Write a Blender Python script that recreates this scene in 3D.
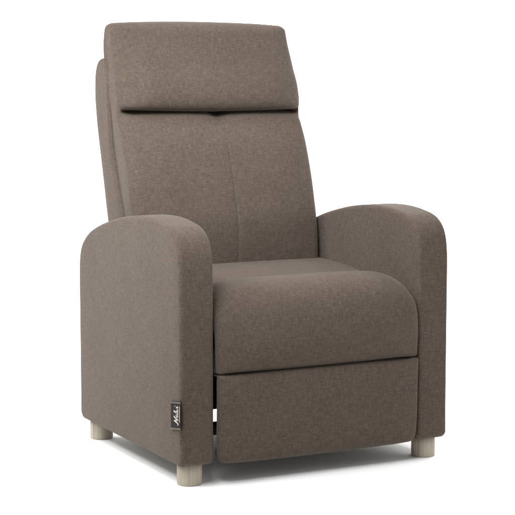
import bpy, bmesh, math, random
from mathutils import Vector, Matrix

random.seed(4)
S = bpy.context.scene
for o in list(bpy.data.objects):
    bpy.data.objects.remove(o)

# ------------------------------------------------------------------ camera
YAW, PITCH, FPX = 0.4699, 0.1224, 1798.5          # focal length in pixels of the 515 px frame
cam_d = bpy.data.cameras.new('camera')
cam_d.sensor_width = 36.0
cam_d.lens = FPX * 36.0 / 515.0
cam_d.clip_start, cam_d.clip_end = 0.1, 100
cam = bpy.data.objects.new('camera', cam_d)
cam.location = (-1.9301, -3.4936, 0.9826)
cam.rotation_euler = (math.pi / 2 - PITCH, 0, -YAW)
S.collection.objects.link(cam)
S.camera = cam

# ------------------------------------------------------------------ world and lamps (studio)
W = bpy.data.worlds.new('World'); S.world = W; W.use_nodes = True
bg = W.node_tree.nodes['Background']
bg.inputs[0].default_value = (1.0, 0.94, 0.87, 1); bg.inputs[1].default_value = 0.42

def area(name, loc, target, sx, sy, power, col=(1, 1, 1), spread=180):
    d = bpy.data.lights.new(name, 'AREA'); d.shape = 'RECTANGLE'; d.size = sx; d.size_y = sy
    d.energy = power; d.color = col; d.spread = math.radians(spread)
    o = bpy.data.objects.new(name, d); o.location = loc
    o.rotation_euler = (Vector(target) - Vector(loc)).to_track_quat('-Z', 'Y').to_euler()
    S.collection.objects.link(o); return o
area('key_softbox', (-3.4, 0.3, 1.7), (0, 0.3, 0.5), 2.2, 2.2, 2, (0.98, 1.0, 1.02))
area('side_top_softbox', (-2.5, 0.5, 2.8), (0, 0.4, 0.7), 0.75, 0.75, 74, (0.98, 1.0, 1.015))
area('top_softbox', (-0.85, -0.25, 1.9), (0.05, 0.45, 0.6), 0.6, 0.6, 18, (0.97, 1.0, 1.03))
area('back_softbox', (-0.85, -0.75, 1.75), (0.02, 0.48, 0.62), 0.6, 0.6, 6.0, (0.96, 1.0, 1.04), 56)
area('overhead_softbox', (0.2, 0.9, 3.6), (0.2, 0.9, 0), 4.5, 5.0, 10, (1, 0.99, 0.98))
area('right_softbox', (2.4, 0.9, 1.3), (0.9, 0.3, 0), 1.2, 1.2, 4, (1, 1, 1), 100)
for k in (-1, 0, 1):
    A = YAW + math.radians(58) * k
    area('backdrop_light', (2.3 * math.sin(A), 2.3 * math.cos(A), 3.2), (4.5 * math.sin(A), 4.5 * math.cos(A), 0.5), 3.2, 0.8, (95, 170, 125)[k + 1], (1, 1, 1))

S.view_settings.view_transform = 'Standard'
S.view_settings.look = 'None'
S.view_settings.exposure = 0.0
S.view_settings.gamma = 1.0

# ------------------------------------------------------------------ materials
def new_mat(name):
    m = bpy.data.materials.new(name); m.use_nodes = True
    nt = m.node_tree; return m, nt, nt.nodes['Principled BSDF']

def N(nt, typ, **kw):
    n = nt.nodes.new(typ)
    for k, v in kw.items(): setattr(n, k, v)
    return n

def stretched_noise(nt, tc, scale, detail=2.0, rough=0.55, out='Object'):
    mp = N(nt, 'ShaderNodeMapping'); mp.inputs['Scale'].default_value = scale
    nz = N(nt, 'ShaderNodeTexNoise'); nz.inputs['Scale'].default_value = 1.0
    nz.inputs['Detail'].default_value = detail; nz.inputs['Roughness'].default_value = rough
    nt.links.new(tc.outputs[out], mp.inputs[0]); nt.links.new(mp.outputs[0], nz.inputs['Vector'])
    return nz.outputs['Fac']

def math_n(nt, op, a, b=None, clamp=False):
    n = N(nt, 'ShaderNodeMath', operation=op, use_clamp=clamp)
    for i, v in enumerate((a, b)):
        if v is None: continue
        if isinstance(v, (int, float)): n.inputs[i].default_value = v
        else: nt.links.new(v, n.inputs[i])
    return n.outputs[0]

def fabric(name, dark, mid, light, ):
    m, nt, p = new_mat(name)
    tc = N(nt, 'ShaderNodeTexCoord')
    # UVs are in metres along each panel: u across, v along the warp
    up = stretched_noise(nt, tc, (700, 66, 1), 2.0, out='UV')         # warp threads
    ac = stretched_noise(nt, tc, (66, 700, 1), 2.0, out='UV')         # weft threads
    slub = stretched_noise(nt, tc, (150, 34, 1), 1.0, out='UV')       # thicker slubs
    slub2 = stretched_noise(nt, tc, (34, 190, 1), 1.0, out='UV')
    mot = stretched_noise(nt, tc, (210, 210, 210), 1.0)
    big = stretched_noise(nt, tc, (9, 9, 9), 2.0)
    s = math_n(nt, 'ADD', up, ac)
    for q, w in ((slub, 0.32), (slub2, 0.32), (mot, 0.32), (big, 0.25)):
        s = math_n(nt, 'ADD', s, math_n(nt, 'MULTIPLY', q, w))
    s = math_n(nt, 'DIVIDE', s, 3.21)
    cr = N(nt, 'ShaderNodeValToRGB')
    e = cr.color_ramp.elements
    e[0].position = 0.38; e[0].color = (*dark, 1)
    e[1].position = 0.62; e[1].color = (*light, 1)
    k = e.new(0.50); k.color = (*mid, 1)
    nt.links.new(s, cr.inputs[0]); nt.links.new(cr.outputs[0], p.inputs['Base Color'])
    p.inputs['Roughness'].default_value = 0.92
    p.inputs['Specular IOR Level'].default_value = 0.15
    p.inputs['Sheen Weight'].default_value = 0.12
    p.inputs['Sheen Roughness'].default_value = 0.42
    p.inputs['Sheen Tint'].default_value = (0.9, 0.82, 0.75, 1)
    soft = stretched_noise(nt, tc, (14, 14, 14), 2.0)
    b0 = N(nt, 'ShaderNodeBump'); b0.inputs['Strength'].default_value = 0.25; b0.inputs['Distance'].default_value = 0.004
    b = N(nt, 'ShaderNodeBump'); b.inputs['Strength'].default_value = 0.35; b.inputs['Distance'].default_value = 0.0008
    nt.links.new(soft, b0.inputs['Height']); nt.links.new(b0.outputs[0], b.inputs['Normal'])
    nt.links.new(s, b.inputs['Height']); nt.links.new(b.outputs[0], p.inputs['Normal'])
    return m

def plain(name, col, rough, spec=0.3, metal=0.0, noise=0.0, scale=60):
    m, nt, p = new_mat(name)
    tc = N(nt, 'ShaderNodeTexCoord')
    f = stretched_noise(nt, tc, (scale,) * 3, 3.0)
    cr = N(nt, 'ShaderNodeValToRGB')
    cr.color_ramp.elements[0].position = 0.3; cr.color_ramp.elements[1].position = 0.7
    cr.color_ramp.elements[0].color = (*[c * (1 - noise) for c in col], 1)
    cr.color_ramp.elements[1].color = (*[min(1, c * (1 + noise)) for c in col], 1)
    nt.links.new(f, cr.inputs[0]); nt.links.new(cr.outputs[0], p.inputs['Base Color'])
    p.inputs['Roughness'].default_value = rough
    p.inputs['Specular IOR Level'].default_value = spec
    p.inputs['Metallic'].default_value = metal
    return m

FAB = fabric('taupe_melange_fabric', (0.0455, 0.0336, 0.0252), (0.0700, 0.0526, 0.0410), (0.0960, 0.0750, 0.0605))
BLACK = plain('black_lining', (0.010, 0.008, 0.007), 0.9, 0.1, noise=0.3)
STEEL = plain('black_painted_steel', (0.012, 0.012, 0.012), 0.5, 0.4, noise=0.2)
LEATHER = plain('dark_label_leather', (0.009, 0.007, 0.006), 0.75, 0.15, noise=0.4, scale=900)
BAND = plain('label_band', (0.065, 0.050, 0.040), 0.6, 0.3, noise=0.15, scale=700)
SILVER = plain('silver_print', (0.42, 0.38, 0.35), 0.5, 0.3, noise=0.15, scale=900)
PAPER = plain('white_backdrop_paper', (0.92, 0.92, 0.915), 0.85, 0.1, noise=0.004, scale=2)

def wood():
    m, nt, p = new_mat('bleached_ash_wood')
    tc = N(nt, 'ShaderNodeTexCoord')
    oi = N(nt, 'ShaderNodeObjectInfo')
    va = N(nt, 'ShaderNodeVectorMath', operation='MULTIPLY_ADD')
    nt.links.new(oi.outputs['Location'], va.inputs[0]); va.inputs[1].default_value = (3.7, 5.3, 0)
    nt.links.new(tc.outputs['Object'], va.inputs[2])
    class T: outputs = {'Object': va.outputs[0]}
    tc = T
    g = stretched_noise(nt, tc, (330, 330, 9), 3.0, 0.6)
    g2 = stretched_noise(nt, tc, (70, 70, 4), 2.0)
    s = math_n(nt, 'ADD', math_n(nt, 'MULTIPLY', g, 0.6), math_n(nt, 'MULTIPLY', g2, 0.4))
    cr = N(nt, 'ShaderNodeValToRGB')
    e = cr.color_ramp.elements
    e[0].position = 0.36; e[0].color = (0.23, 0.193, 0.150, 1)
    e[1].position = 0.60; e[1].color = (0.355, 0.316, 0.258, 1)
    k = e.new(0.46); k.color = (0.305, 0.266, 0.212, 1)
    nt.links.new(s, cr.inputs[0]); nt.links.new(cr.outputs[0], p.inputs['Base Color'])
    p.inputs['Roughness'].default_value = 0.6; p.inputs['Specular IOR Level'].default_value = 0.25
    b = N(nt, 'ShaderNodeBump'); b.inputs['Strength'].default_value = 0.3; b.inputs['Distance'].default_value = 0.0006
    nt.links.new(s, b.inputs['Height']); nt.links.new(b.outputs[0], p.inputs['Normal'])
    return m
WOOD = wood()

# ------------------------------------------------------------------ helpers
def link(name, verts, faces, mat, parent=None, smooth=True, uvs=None):
    me = bpy.data.meshes.new(name)
    me.from_pydata([tuple(v) for v in verts], [], faces)
    if uvs:
        lay = me.uv_layers.new(name='panel')
        for li, lp in enumerate(me.loops): lay.data[li].uv = uvs[li]
    bm = bmesh.new(); bm.from_mesh(me)
    bmesh.ops.remove_doubles(bm, verts=bm.verts, dist=1e-6)
    bmesh.ops.recalc_face_normals(bm, faces=bm.faces)
    bm.to_mesh(me); bm.free()
    for f in me.polygons: f.use_smooth = smooth
    me.materials.append(mat)
    o = bpy.data.objects.new(name, me)
    S.collection.objects.link(o)
    if parent is not None: o.parent = parent
    return o

def catmull(pts, n, closed=False):
    """n samples per span through the control points (any dimension)"""
    out = []; m = len(pts)
    spans = m if closed else m - 1
    for i in range(spans):
        if closed: p = [pts[(i + k) % m] for k in (-1, 0, 1, 2)]
        else: p = [pts[max(0, min(m - 1, i + k))] for k in (-1, 0, 1, 2)]
        for j in range(n):
            t = j / n
            # centripetal-ish blend of linear and uniform Catmull-Rom keeps tight corners clean
            q = []
            for a, b, c, d in zip(*p):
                q.append(0.5 * ((2 * b) + (-a + c) * t + (2 * a - 5 * b + 4 * c - d) * t * t + (-a + 3 * b - 3 * c + d) * t ** 3))
            out.append(tuple(q))
    if not closed: out.append(tuple(pts[-1]))
    return out

def normals2(pts, closed):
    ns = []; m = len(pts)
    for i in range(m):
        a = pts[(i - 1) % m] if closed or i > 0 else pts[i]
        b = pts[(i + 1) % m] if closed or i < m - 1 else pts[i]
        dy, dz = b[0] - a[0], b[1] - a[1]; L = math.hypot(dy, dz) or 1
        ns.append((dz / L, -dy / L))
    return ns

def sstep(a, b, x):
    t = max(0.0, min(1.0, (x - a) / (b - a))); return t * t * (3 - 2 * t)

def interp(tab, x):
    if x <= tab[0][0]: return tab[0][1]
    for (a, u), (b, v) in zip(tab, tab[1:]):
        if x <= b: return u + (v - u) * (x - a) / (b - a)
    return tab[-1][1]

def slab(name, prof, x0, x1, r, mat, parent, puff=0.004, step=0.006, cz=None):
    """closed outline in the y,z plane, given counter-clockwise seen from +x, with rounded long edges and slightly puffed faces"""
    # even resample
    P = catmull(prof, 16, True)
    L = [0]
    for a, b in zip(P, P[1:] + P[:1]): L.append(L[-1] + math.hypot(b[0] - a[0], b[1] - a[1]))
    n = int(L[-1] / step); Q = []; j = 0
    for i in range(n):
        d = L[-1] * i / n
        while L[j + 1] < d: j += 1
        f = (d - L[j]) / max(1e-9, L[j + 1] - L[j]); a, b = P[j], P[(j + 1) % len(P)]
        Q.append((a[0] + (b[0] - a[0]) * f, a[1] + (b[1] - a[1]) * f))
    ar = sum(a[0] * b[1] - b[0] * a[1] for a, b in zip(Q, Q[1:] + Q[:1]))
    sg = 1 if ar > 0 else -1
    ns = [(sg * a, sg * b) for a, b in normals2(Q, True)]
    cy = sum(q[0] for q in Q) / n; czz = cz if cz is not None else sum(q[1] for q in Q) / n
    V = []; F = []
    rings = []
    def ring(x, ins, sc=1.0):
        base = len(V)
        for q, nn in zip(Q, ns):
            y, z = q[0] - nn[0] * ins, q[1] - nn[1] * ins
            V.append((x, cy + (y - cy) * sc, czz + (z - czz) * sc))
        rings.append(base)
    caps = [0.10, 0.22, 0.36, 0.52, 0.68, 0.84, 0.93]
    def pf(s): return puff * (1 - s ** 4)
    for s in caps: ring(x0 - pf(s), r, s)
    K = 7
    for k in range(K + 1):
        a = math.pi / 2 * k / K
        ring(x0 + r * (1 - math.cos(math.pi / 2 - a)) if False else x0 + r * (1 - math.cos(a)), r * (1 - math.sin(a)))
    M = 6
    for k in range(1, M):
        ring(x0 + r + (x1 - x0 - 2 * r) * k / M, 0)
    for k in range(K + 1):
        a = math.pi / 2 * (1 - k / K)
        ring(x1 - r * (1 - math.cos(a)), r * (1 - math.sin(a)))
    for s in reversed(caps): ring(x1 + pf(s), r, s)
    for a, b in zip(rings, rings[1:]):
        for i in range(n):
            j2 = (i + 1) % n
            F.append((a + i, a + j2, b + j2, b + i))
    c0 = len(V); V.append((x0 - pf(0), cy, czz)); c1 = len(V); V.append((x1 + pf(0), cy, czz))
    for i in range(n):
        j2 = (i + 1) % n
        F.append((c0, rings[0] + j2, rings[0] + i)); F.append((c1, rings[-1] + i, rings[-1] + j2))
    uvs = []
    NR = len(rings); nc = len(caps)
    for f in F:
        rid = [min(v // n, NR - 1) if v < NR * n else -1 for v in f]
        cap = any(q == -1 for q in rid) or max(rid) <= nc + 1 or min(rid) >= NR - nc - 2
        for v in f:
            x, y, z = V[v]
            if cap: uvs.append((y + (3.1 if x > (x0 + x1) / 2 else 0.0), z))
            else:
                i = v % n
                if i == 0 and any(q % n == n - 1 for q in f): i = n
                uvs.append((x + 7.3, L[-1] * i / n))
    return link(name, V, F, mat, parent, uvs=uvs)

def cushion_grid(mid, side, back, hw, rx, dn, wfun, bulge, n=8, nx=64, nr=10, tuck=0.0, tp=2.0):
    """rows along the profile, columns across. mid/side: (y,z) profile in the middle / at the edge,
    back: where the side wall ends. hw, rx, dn: half width, edge radius across, edge drop along the normal (lists per control point)."""
    A = catmull(mid, n); B = catmull(side, n); C = catmull(back, n)
    H = catmull([(h,) for h in hw], n); R = catmull([(h,) for h in rx], n); D = catmull([(h,) for h in dn], n)
    na = [(-a, -b) for a, b in normals2(A, False)]; nb = [(-a, -b) for a, b in normals2(B, False)]
    rows = []
    for i in range(len(A)):
        t = i / (len(A) - 1)
        h, r, d = H[i][0], R[i][0], D[i][0]
        xs = []
        flat = h - r
        for k in range(nr + 1): xs.append(-(flat + r * math.sin(math.pi / 2 * (1 - k / nr))))
        for k in range(1, nx): xs.append(-flat + 2 * flat * k / nx)
        for k in range(nr + 1): xs.append(flat + r * math.sin(math.pi / 2 * k / nr))
        row = []
        def P(x):
            u = max(0.0, (abs(x) - flat) / r); dr = d * (1 - math.sqrt(max(0, 1 - min(1, u) ** 2)))
            w = wfun(abs(x) / h, t)
            y = B[i][0] * w + A[i][0] * (1 - w); z = B[i][1] * w + A[i][1] * (1 - w)
            ny = nb[i][0] * w + na[i][0] * (1 - w); nz = nb[i][1] * w + na[i][1] * (1 - w)
            L = math.hypot(ny, nz) or 1; ny /= L; nz /= L
            g = bulge(x / h, t, y, z) - dr
            return (x, y + ny * g, z + nz * g)
        front = [P(x) for x in xs]
        tk = tuck(t) if callable(tuck) else tuck
        cy, cz = C[i]
        wl = []
        for k in range(6, 0, -1):
            f = k / 6; a = front[0]; wl.append((a[0] + tk * f ** tp, a[1] + (cy - a[1]) * f, a[2] + (cz - a[2]) * f))
        wr = []
        for k in range(1, 7):
            f = k / 6; a = front[-1]; wr.append((a[0] - tk * f ** tp, a[1] + (cy - a[1]) * f, a[2] + (cz - a[2]) * f))
        rows.append(wl + front + wr)
    return rows

def grid_mesh(name, rows, mat, parent):
    V = [v for r in rows for v in r]; c = len(rows[0]); F = []
    for i in range(len(rows) - 1):
        for j in range(c - 1):
            F.append((i * c + j, i * c + j + 1, (i + 1) * c + j + 1, (i + 1) * c + j))
    us = []; vs = []
    mid = c // 2; acc = 0.0
    for i, r in enumerate(rows):
        if i: acc += (Vector(r[mid]) - Vector(rows[i - 1][mid])).length
        vs.append(acc); a = 0.0; u = [0.0]
        for p, q in zip(r, r[1:]): a += (Vector(q) - Vector(p)).length; u.append(a)
        us.append([w - u[mid] + 5.0 for w in u])
    uvs = []
    for f in F:
        for v in f: uvs.append((us[v // c][v % c], vs[v // c]))
    return link(name, V, F, mat, parent, uvs=uvs)

def box(name, x0, x1, y0, y1, z0, z1, mat, parent, bev=0.003):
    bm = bmesh.new(); bmesh.ops.create_cube(bm, size=1)
    for v in bm.verts:
        v.co = (x0 if v.co.x < 0 else x1, y0 if v.co.y < 0 else y1, z0 if v.co.z < 0 else z1)
    bmesh.ops.bevel(bm, geom=bm.edges[:], offset=bev, segments=2, affect='EDGES')
    me = bpy.data.meshes.new(name); bm.to_mesh(me); bm.free(); me.materials.append(mat)
    o = bpy.data.objects.new(name, me); S.collection.objects.link(o); o.parent = parent
    return o

# ------------------------------------------------------------------ setting: paper sweep
def backdrop():
    # round cove: level floor that sweeps up into a wall behind and beside the chair, open behind the camera
    prof = [(r, 0.0) for r in (0.001, 1.0, 2.0, 3.0, 3.6)]
    R = 1.2
    for k in range(1, 25):
        a = math.pi / 2 * k / 24
        prof.append((3.6 + R * math.sin(a), R * (1 - math.cos(a))))
    prof.append((3.6 + R, 3.4))
    V = []; F = []; n = 96
    def up(a): return 1.0 - sstep(math.radians(105), math.radians(125), abs(a))      # the wall dies out towards the camera side
    for r, z in prof:
        for i in range(n):
            a = -math.pi + 2 * math.pi * i / n
            w = up(a); rr = r if w > 0 or r < 3.6 else r + (r - 3.6) * 2
            V.append((rr * math.sin(a + YAW), rr * math.cos(a + YAW), z * w))
    for i in range(len(prof) - 1):
        for k in range(n):
            j = (k + 1) % n
            F.append((i * n + k, i * n + j, (i + 1) * n + j, (i + 1) * n + k))
    F.append(tuple(range(n)))
    o = link('backdrop', V, F, PAPER)
    o['kind'] = 'structure'; o['label'] = 'seamless white studio floor and backdrop'
backdrop()

# ------------------------------------------------------------------ the armchair
HW, T, Z0 = 0.3428, 0.0815, 0.0465
chair = bpy.data.objects.new('recliner_armchair', None)
chair.location = (0, 0, 0); S.collection.objects.link(chair)
chair['label'] = 'taupe fabric recliner armchair with rounded armrests and short pale wooden legs'
chair['category'] = 'armchair'

# armrests: outline in y,z
def arc(cy, cz, r, a0, a1, k=5):
    return [(cy + r * math.cos(math.radians(a0 + (a1 - a0) * i / k)), cz + r * math.sin(math.radians(a0 + (a1 - a0) * i / k))) for i in range(k + 1)]
ARM = arc(0.017, Z0 + 0.018, 0.018, 180, 270) + [(0.08, Z0), (0.15, Z0), (0.25, Z0), (0.35, Z0), (0.45, Z0), (0.53, Z0)] + arc(0.580, Z0 + 0.021, 0.021, 270, 360) + [
       (0.601, 0.12), (0.601, 0.20), (0.601, 0.28), (0.601, 0.36), (0.600, 0.425), (0.592, 0.463), (0.571, 0.491), (0.531, 0.516), (0.478, 0.535), (0.413, 0.552),
       (0.335, 0.568), (0.260, 0.5780), (0.200, 0.5815), (0.145, 0.581), (0.095, 0.576), (0.055, 0.568), (0.025, 0.550), (0.008, 0.522), (0.001, 0.482),
       (0.0, 0.42), (0.0, 0.34), (0.0, 0.26), (0.0, 0.18), (0.0, 0.12)]
for x0 in (-HW, HW - T):
    slab('armrest', ARM, x0, x0 + T, 0.010, FAB, chair, puff=0.0025, cz=0.30)

# legs
def leg_mesh():
    V = []; F = []; n = 56; r = 0.0280
    rings = [(0.0, r - 0.0015), (0.0012, r - 0.0003), (0.003, r), (0.03, r), (Z0 + 0.004, r)]
    for z, rr in rings:
        for k in range(n):
            a = 2 * math.pi * k / n; V.append((rr * math.cos(a), rr * math.sin(a), z))
    for i in range(len(rings) - 1):
        for k in range(n): F.append((i * n + k, i * n + (k + 1) % n, (i + 1) * n + (k + 1) % n, (i + 1) * n + k))
    F.append(tuple(range(n))); F.append(tuple((len(rings) - 1) * n + k for k in range(n)))
    return V, F
lv, lf = leg_mesh()
leg0 = link('leg', lv, lf, WOOD, chair)
m = leg0.data
for f in m.polygons:
    if len(f.vertices) > 4: f.use_smooth = False
leg0.location = (-0.3035, 0.0414, 0)
for (x, y, rz) in ((0.3035, 0.0414, 1.3), (-0.3035, 0.5582, 2.2), (0.3035, 0.5582, 4.0)):
    c = leg0.copy(); S.collection.objects.link(c); c.parent = chair; c.location = (x, y, 0); c.rotation_euler = (0, 0, rz)

# back shell
SH = [(0.49, 0.30), (0.503, 0.42), (0.533, 0.546), (0.569, 0.634), (0.594, 0.70), (0.607, 0.76), (0.617, 0.83), (0.624, 0.88), (0.636, 0.915), (0.652, 0.926),
      (0.684, 0.917), (0.702, 0.888), (0.7065, 0.840), (0.702, 0.80), (0.692, 0.751), (0.675, 0.69), (0.657, 0.628), (0.630, 0.531), (0.590, 0.42), (0.555, 0.31), (0.53, 0.295)]
shell = slab('back_shell', SH, -0.2530, 0.2530, 0.0045, FAB, chair, puff=0.002, cz=0.62)

# backrest cushion and headrest, built as one continuous surface and split at the bottom of the fold
#            mid (y,z)        edge (y,z)       side wall end     hw     rx     dn
BK = [((0.460, 0.34), (0.455, 0.34), (0.520, 0.36), 0.248, 0.022, 0.022),
      ((0.448, 0.40), (0.447, 0.40), (0.522, 0.42), 0.249, 0.022, 0.022),
      ((0.442, 0.45), (0.445, 0.45), (0.530, 0.47), 0.250, 0.022, 0.022),
      ((0.443, 0.527), (0.454, 0.527), (0.552, 0.55), 0.250, 0.022, 0.022),
      ((0.458, 0.590), (0.468, 0.590), (0.572, 0.61), 0.2505, 0.030, 0.022),
      ((0.475, 0.646), (0.484, 0.646), (0.590, 0.66), 0.2505, 0.030, 0.022),
      ((0.503, 0.721), (0.512, 0.721), (0.616, 0.73), 0.2505, 0.030, 0.022),
      ((0.536, 0.770), (0.540, 0.770), (0.626, 0.775), 0.250, 0.021, 0.021),
      ((0.552, 0.7855), (0.5505, 0.783), (0.629, 0.79), 0.250, 0.020, 0.020),
      ((0.575, 0.7930), (0.5525, 0.791), (0.630, 0.80), 0.250, 0.020, 0.020),
      ((0.598, 0.7985), (0.5530, 0.796), (0.631, 0.804), 0.250, 0.020, 0.020),   # bottom of the fold (split here)
      ((0.579, 0.8030), (0.5530, 0.801), (0.632, 0.81), 0.250, 0.020, 0.020),
      ((0.552, 0.8040), (0.5520, 0.807), (0.632, 0.815), 0.250, 0.020, 0.020),
      ((0.535, 0.812), (0.5500, 0.815), (0.633, 0.822), 0.250, 0.020, 0.020),
      ((0.531, 0.834), (0.5510, 0.834), (0.634, 0.837), 0.2505, 0.026, 0.020),
      ((0.541, 0.872), (0.5610, 0.872), (0.636, 0.875), 0.2500, 0.030, 0.020),
      ((0.557, 0.905), (0.576, 0.905), (0.640, 0.905), 0.248, 0.030, 0.020),
      ((0.573, 0.940), (0.590, 0.938), (0.644, 0.935), 0.2460, 0.028, 0.019),
      ((0.588, 0.972), (0.602, 0.968), (0.646, 0.955), 0.2440, 0.026, 0.019),
      ((0.600, 0.994), (0.610, 0.989), (0.648, 0.958), 0.2425, 0.019, 0.017),
      ((0.619, 1.008), (0.623, 1.006), (0.650, 0.958), 0.2420, 0.016, 0.010),
      ((0.645, 1.013), (0.645, 1.012), (0.652, 0.957), 0.2420, 0.016, 0.010),
      ((0.668, 1.008), (0.668, 1.006), (0.650, 0.955), 0.2420, 0.016, 0.011),
      ((0.680, 0.988), (0.680, 0.985), (0.649, 0.950), 0.2425, 0.019, 0.016),
      ((0.682, 0.955), (0.682, 0.950), (0.645, 0.935), 0.2435, 0.019, 0.016),
      ((0.674, 0.900), (0.674, 0.900), (0.640, 0.905), 0.2440, 0.019, 0.016)]
NB = 9
def wback(u, t):
    a = sstep(0.87, 1.0, u); b = sstep(0.66, 1.0, u)
    k = t * 25                                   # control point index: narrow at the fold, wide elsewhere
    m = 1 - max(0.0, min(1.0, (abs(k - 10.5) - 2.0) / 2.0))
    return a * m + b * (1 - m)
def bback(s, t, y, z):
    g = 0.006 * (1 - s * s)
    if z < 0.78 and t < 0.45:
        x = s * 0.25 - 0.014
        fade = sstep(0.80, 0.70, z) if False else (1 - sstep(0.60, 0.79, z))
        g -= (0.0004 + 0.0026 * fade) * math.exp(-(x / 0.0019) ** 2)        # centre seam
        g -= (0.0003 + 0.0013 * fade) * math.exp(-(x / 0.014) ** 2)
    return g
rows = cushion_grid([b[0] for b in BK], [b[1] for b in BK], [b[2] for b in BK], [b[3] for b in BK], [b[4] for b in BK], [b[5] for b in BK],
                    wback, bback, n=NB, nx=150, tuck=lambda t: 0.006 * (1 - sstep(0.36, 0.56, t)))
# the little pull where the centre seam meets the fold
for i, r in enumerate(rows):
    for j, (x, y, z) in enumerate(r):
        if 0.70 < z < 0.803 and i <= 10 * NB:
            k = 0.8 * math.exp(-((x - 0.014) / 0.020) ** 2) + 0.5 * math.exp(-((x - 0.014) / 0.060) ** 2)
            zz = sstep(0.755, 0.795, z)
            r[j] = (x, y + 0.004 * k * zz, z - 0.0080 * k * zz)
SP = 10 * NB
def lean(v):
    return (v[0], v[1], v[2] - 0.012 * v[0] * sstep(0.50, 0.80, v[2]))
rows = [[lean(v) for v in r] for r in rows]
for v in shell.data.vertices: v.co = lean(v.co)
back = grid_mesh('backrest_cushion', rows[:SP + 1], FAB, chair)
head = grid_mesh('headrest', rows[SP:], FAB, back)

# seat cushion with its front roll
ST = [((0.060, 0.2543), (0.060, 0.2543), (0.060, 0.300), 0.2560, 0.008, 0.003),
      ((0.030, 0.2490), (0.026, 0.2480), (0.060, 0.300), 0.2560, 0.008, 0.003),
      ((0.006, 0.2485), (0.006, 0.2470), (0.060, 0.300), 0.2560, 0.009, 0.004),
      ((-0.010, 0.2570), (-0.006, 0.2515), (0.060, 0.300), 0.2560, 0.010, 0.008),
      ((-0.0240, 0.2780), (-0.0115, 0.2760), (0.060, 0.310), 0.2564, 0.016, 0.013),
      ((-0.0325, 0.3150), (-0.0170, 0.3150), (0.065, 0.330), 0.2568, 0.024, 0.017),
      ((-0.027, 0.3657), (-0.015, 0.3636), (0.070, 0.335), 0.2572, 0.038, 0.024),
      ((-0.012, 0.4020), (-0.003, 0.3968), (0.075, 0.335), 0.2575, 0.062, 0.038),
      ((0.014, 0.4260), (0.020, 0.4200), (0.085, 0.335), 0.2575, 0.076, 0.047),
      ((0.047, 0.4375), (0.050, 0.4320), (0.100, 0.335), 0.2580, 0.084, 0.048),
      ((0.085, 0.4405), (0.085, 0.4360), (0.120, 0.335), 0.2585, 0.084, 0.043),
      ((0.125, 0.4365), (0.125, 0.4320), (0.165, 0.335), 0.2590, 0.080, 0.034),
      ((0.165, 0.4265), (0.165, 0.4230), (0.205, 0.335), 0.2600, 0.070, 0.018),
      ((0.205, 0.4190), (0.205, 0.4160), (0.255, 0.335), 0.2610, 0.050, 0.009),
      ((0.255, 0.4195), (0.255, 0.4180), (0.255, 0.335), 0.2615, 0.036, 0.007),
      ((0.320, 0.4250), (0.320, 0.4250), (0.320, 0.335), 0.2615, 0.030, 0.006),
      ((0.400, 0.4280), (0.400, 0.4280), (0.400, 0.335), 0.2615, 0.026, 0.006),
      ((0.475, 0.4290), (0.475, 0.4290), (0.475, 0.335), 0.2615, 0.026, 0.006)]
def bseat(s, t, y, z): return 0.003 * (1 - s * s)
rows = cushion_grid([b[0] for b in ST], [b[1] for b in ST], [b[2] for b in ST], [b[3] for b in ST], [b[4] for b in ST], [b[5] for b in ST],
                    lambda u, t: sstep(0.8 - 0.3 * sstep(0.15, 0.35, t), 1.0, u), bseat, n=8, nx=70, nr=14, tuck=lambda t: 0.026 * (1 - sstep(0.45, 0.62, t)), tp=1.5)
seat = grid_mesh('seat_cushion', rows, FAB, chair); seat.location.x = 0.0015

# footrest panel
FT = [((0.034, 0.0636), (0.034, 0.0636), (0.040, 0.10), 0.2490, 0.014, 0.012),
      ((0.030, 0.0499), (0.030, 0.0509), (0.040, 0.10), 0.2500, 0.015, 0.013),
      ((0.010, 0.0455), (0.010, 0.0469), (0.040, 0.10), 0.2515, 0.017, 0.015),
      ((-0.006, 0.0489), (-0.004, 0.0499), (0.040, 0.10), 0.2530, 0.018, 0.016),
      ((-0.014, 0.0636), (-0.011, 0.0646), (0.040, 0.10), 0.2545, 0.018, 0.015),
      ((-0.0175, 0.0979), (-0.013, 0.0979), (0.040, 0.12), 0.2555, 0.016, 0.013),
      ((-0.019, 0.1420), (-0.013, 0.1420), (0.040, 0.15), 0.2555, 0.014, 0.011),
      ((-0.019, 0.1861), (-0.013, 0.1861), (0.040, 0.18), 0.2555, 0.013, 0.010),
      ((-0.0175, 0.2253), (-0.013, 0.2253), (0.040, 0.22), 0.2560, 0.011, 0.009),
      ((-0.0150, 0.2375), (-0.0125, 0.2395), (0.040, 0.23), 0.2560, 0.010, 0.007),
      ((-0.0075, 0.2425), (-0.0070, 0.2450), (0.040, 0.235), 0.2560, 0.009, 0.003),
      ((0.008, 0.2435), (0.008, 0.2458), (0.040, 0.235), 0.2560, 0.008, 0.002),
      ((0.036, 0.2440), (0.036, 0.2458), (0.040, 0.24), 0.2560, 0.008, 0.002)]
rows = cushion_grid([b[0] for b in FT], [b[1] for b in FT], [b[2] for b in FT], [b[3] for b in FT], [b[4] for b in FT], [b[5] for b in FT],
                    lambda u, t: sstep(0.9 - 0.2 * (1 - t), 1.0, u), lambda s, t, y, z: 0.002 * (1 - s * s), n=8, nx=60, tuck=0.026)
foot = grid_mesh('footrest', rows, FAB, chair); foot.location.x = 0.0020
box('footrest_board', -0.222, 0.228, 0.022, 0.038, 0.066, 0.246, BLACK, chair)

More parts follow.
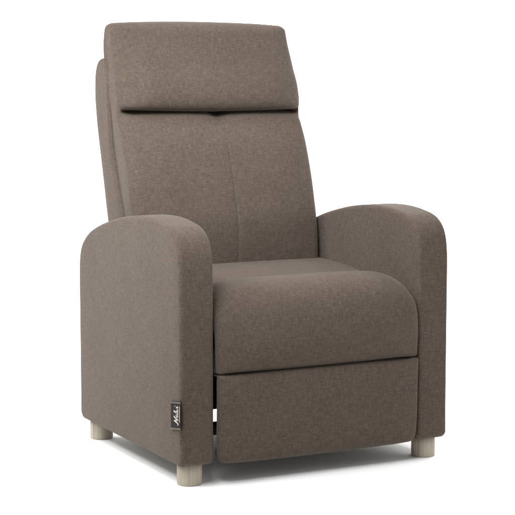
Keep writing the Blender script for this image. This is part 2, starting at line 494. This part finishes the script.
# frame and mechanism seen through the gaps, plus a hidden light block
box('rear_light_block', -0.2615, 0.2615, 0.560, 0.572, 0.058, 0.330, BLACK, chair)  # unseen panel, added to keep backdrop light out from under the chair
box('seat_frame', -0.246, 0.246, 0.060, 0.520, 0.157, 0.345, BLACK, chair)
box('cross_rail', -0.262, 0.262, 0.088, 0.112, 0.091, 0.118, STEEL, chair)
box('cross_rail', -0.262, 0.2635, 0.455, 0.475, 0.095, 0.120, STEEL, chair)

# ------------------------------------------------------------------ brand label on the outer side of the near armrest
def ribbon(pts, w, V, F, to3, n=6, z=0.0006):
    P = catmull(pts, n); ns = normals2(P, False); b = len(V)
    for p, q in zip(P, ns):
        for s, dz in ((1, 0), (1, z), (-1, z), (-1, 0)):
            V.append(to3(p[0] + q[0] * w * s, p[1] + q[1] * w * s, dz))
    for i in range(len(P) - 1):
        for k in range(4): F.append((b + i * 4 + k, b + i * 4 + (k + 1) % 4, b + i * 4 + 4 + (k + 1) % 4, b + i * 4 + 4 + k))
    F.append((b, b + 1, b + 2, b + 3)); e = b + (len(P) - 1) * 4; F.append((e + 3, e + 2, e + 1, e))

LX = -HW - 0.0028
ya, yb, za, zb = 0.0430, -0.0090, 0.1225, 0.1935        # rear edge, front edge, bottom, top
lab = box('brand_label', LX - 0.0016, LX + 0.0016, yb, ya, za + 0.004, zb - 0.004, LEATHER, chair, 0.0006)
lab['label'] = 'small dark label with silver handwriting sewn on the side of the armrest'
box('label_band', LX - 0.0022, LX + 0.0012, yb + 0.0002, ya - 0.0002, zb - 0.0085, zb - 0.0045, BAND, lab, 0.0005)
box('label_band', LX - 0.0022, LX + 0.0012, yb + 0.0002, ya - 0.0002, za + 0.0045, za + 0.0085, BAND, lab, 0.0005)
# text runs upwards: reading direction u -> +z, letter up direction v -> towards the rear (+y)
def to3(u, v, d): return (LX - 0.0016 - d, 0.0050 + v * 1.12, 0.1400 + u)
V = []; F = []
sc = 0.0098
def st(pts, w=0.00095):
    ribbon([((p[0] + 0.22 * p[1]) * sc, p[1] * sc) for p in pts], w, V, F, to3)
st([(-0.25, 0.15), (-0.1, -0.1), (0.15, 0.2), (0.28, 1.2), (0.36, 1.75), (0.5, 1.3), (0.75, 0.35), (0.9, 0.0), (1.0, 0.6), (1.15, 1.5), (1.35, 1.95)], 0.0012)   # N
st([(1.9, 0.8), (1.65, 0.85), (1.45, 0.4), (1.6, 0.02), (1.85, 0.2), (1.95, 0.8), (1.95, 0.2), (2.15, 0.0)])                                                 # a
st([(2.15, 0.0), (2.45, 0.9), (2.55, 1.8), (2.4, 1.8), (2.35, 0.7), (2.45, 0.05), (2.7, 0.1)])                                                                # l
st([(2.8, 0.8), (2.78, 0.2), (2.95, 0.0), (3.2, 0.3), (3.28, 0.8), (3.25, 0.2), (3.4, 0.0)])                                                                  # u
st([(3.62, 0.8), (3.62, 0.25), (3.75, 0.0), (3.98, 0.2)])                                                                                                     # i
st([(3.66, 1.35), (3.76, 1.40)], 0.0013)
st([(0.55, -0.75), (1.6, -0.72), (2.8, -0.72), (4.2, -0.78)], 0.0008)                                                                                         # underline
link('lettering', V, F, SILVER, lab, smooth=False)
for o in [lab] + [c for c in bpy.data.objects if c.parent is lab]:          # the label is sewn on a little askew
    for v in o.data.vertices: v.co.z += 0.15 * (ya - v.co.y)
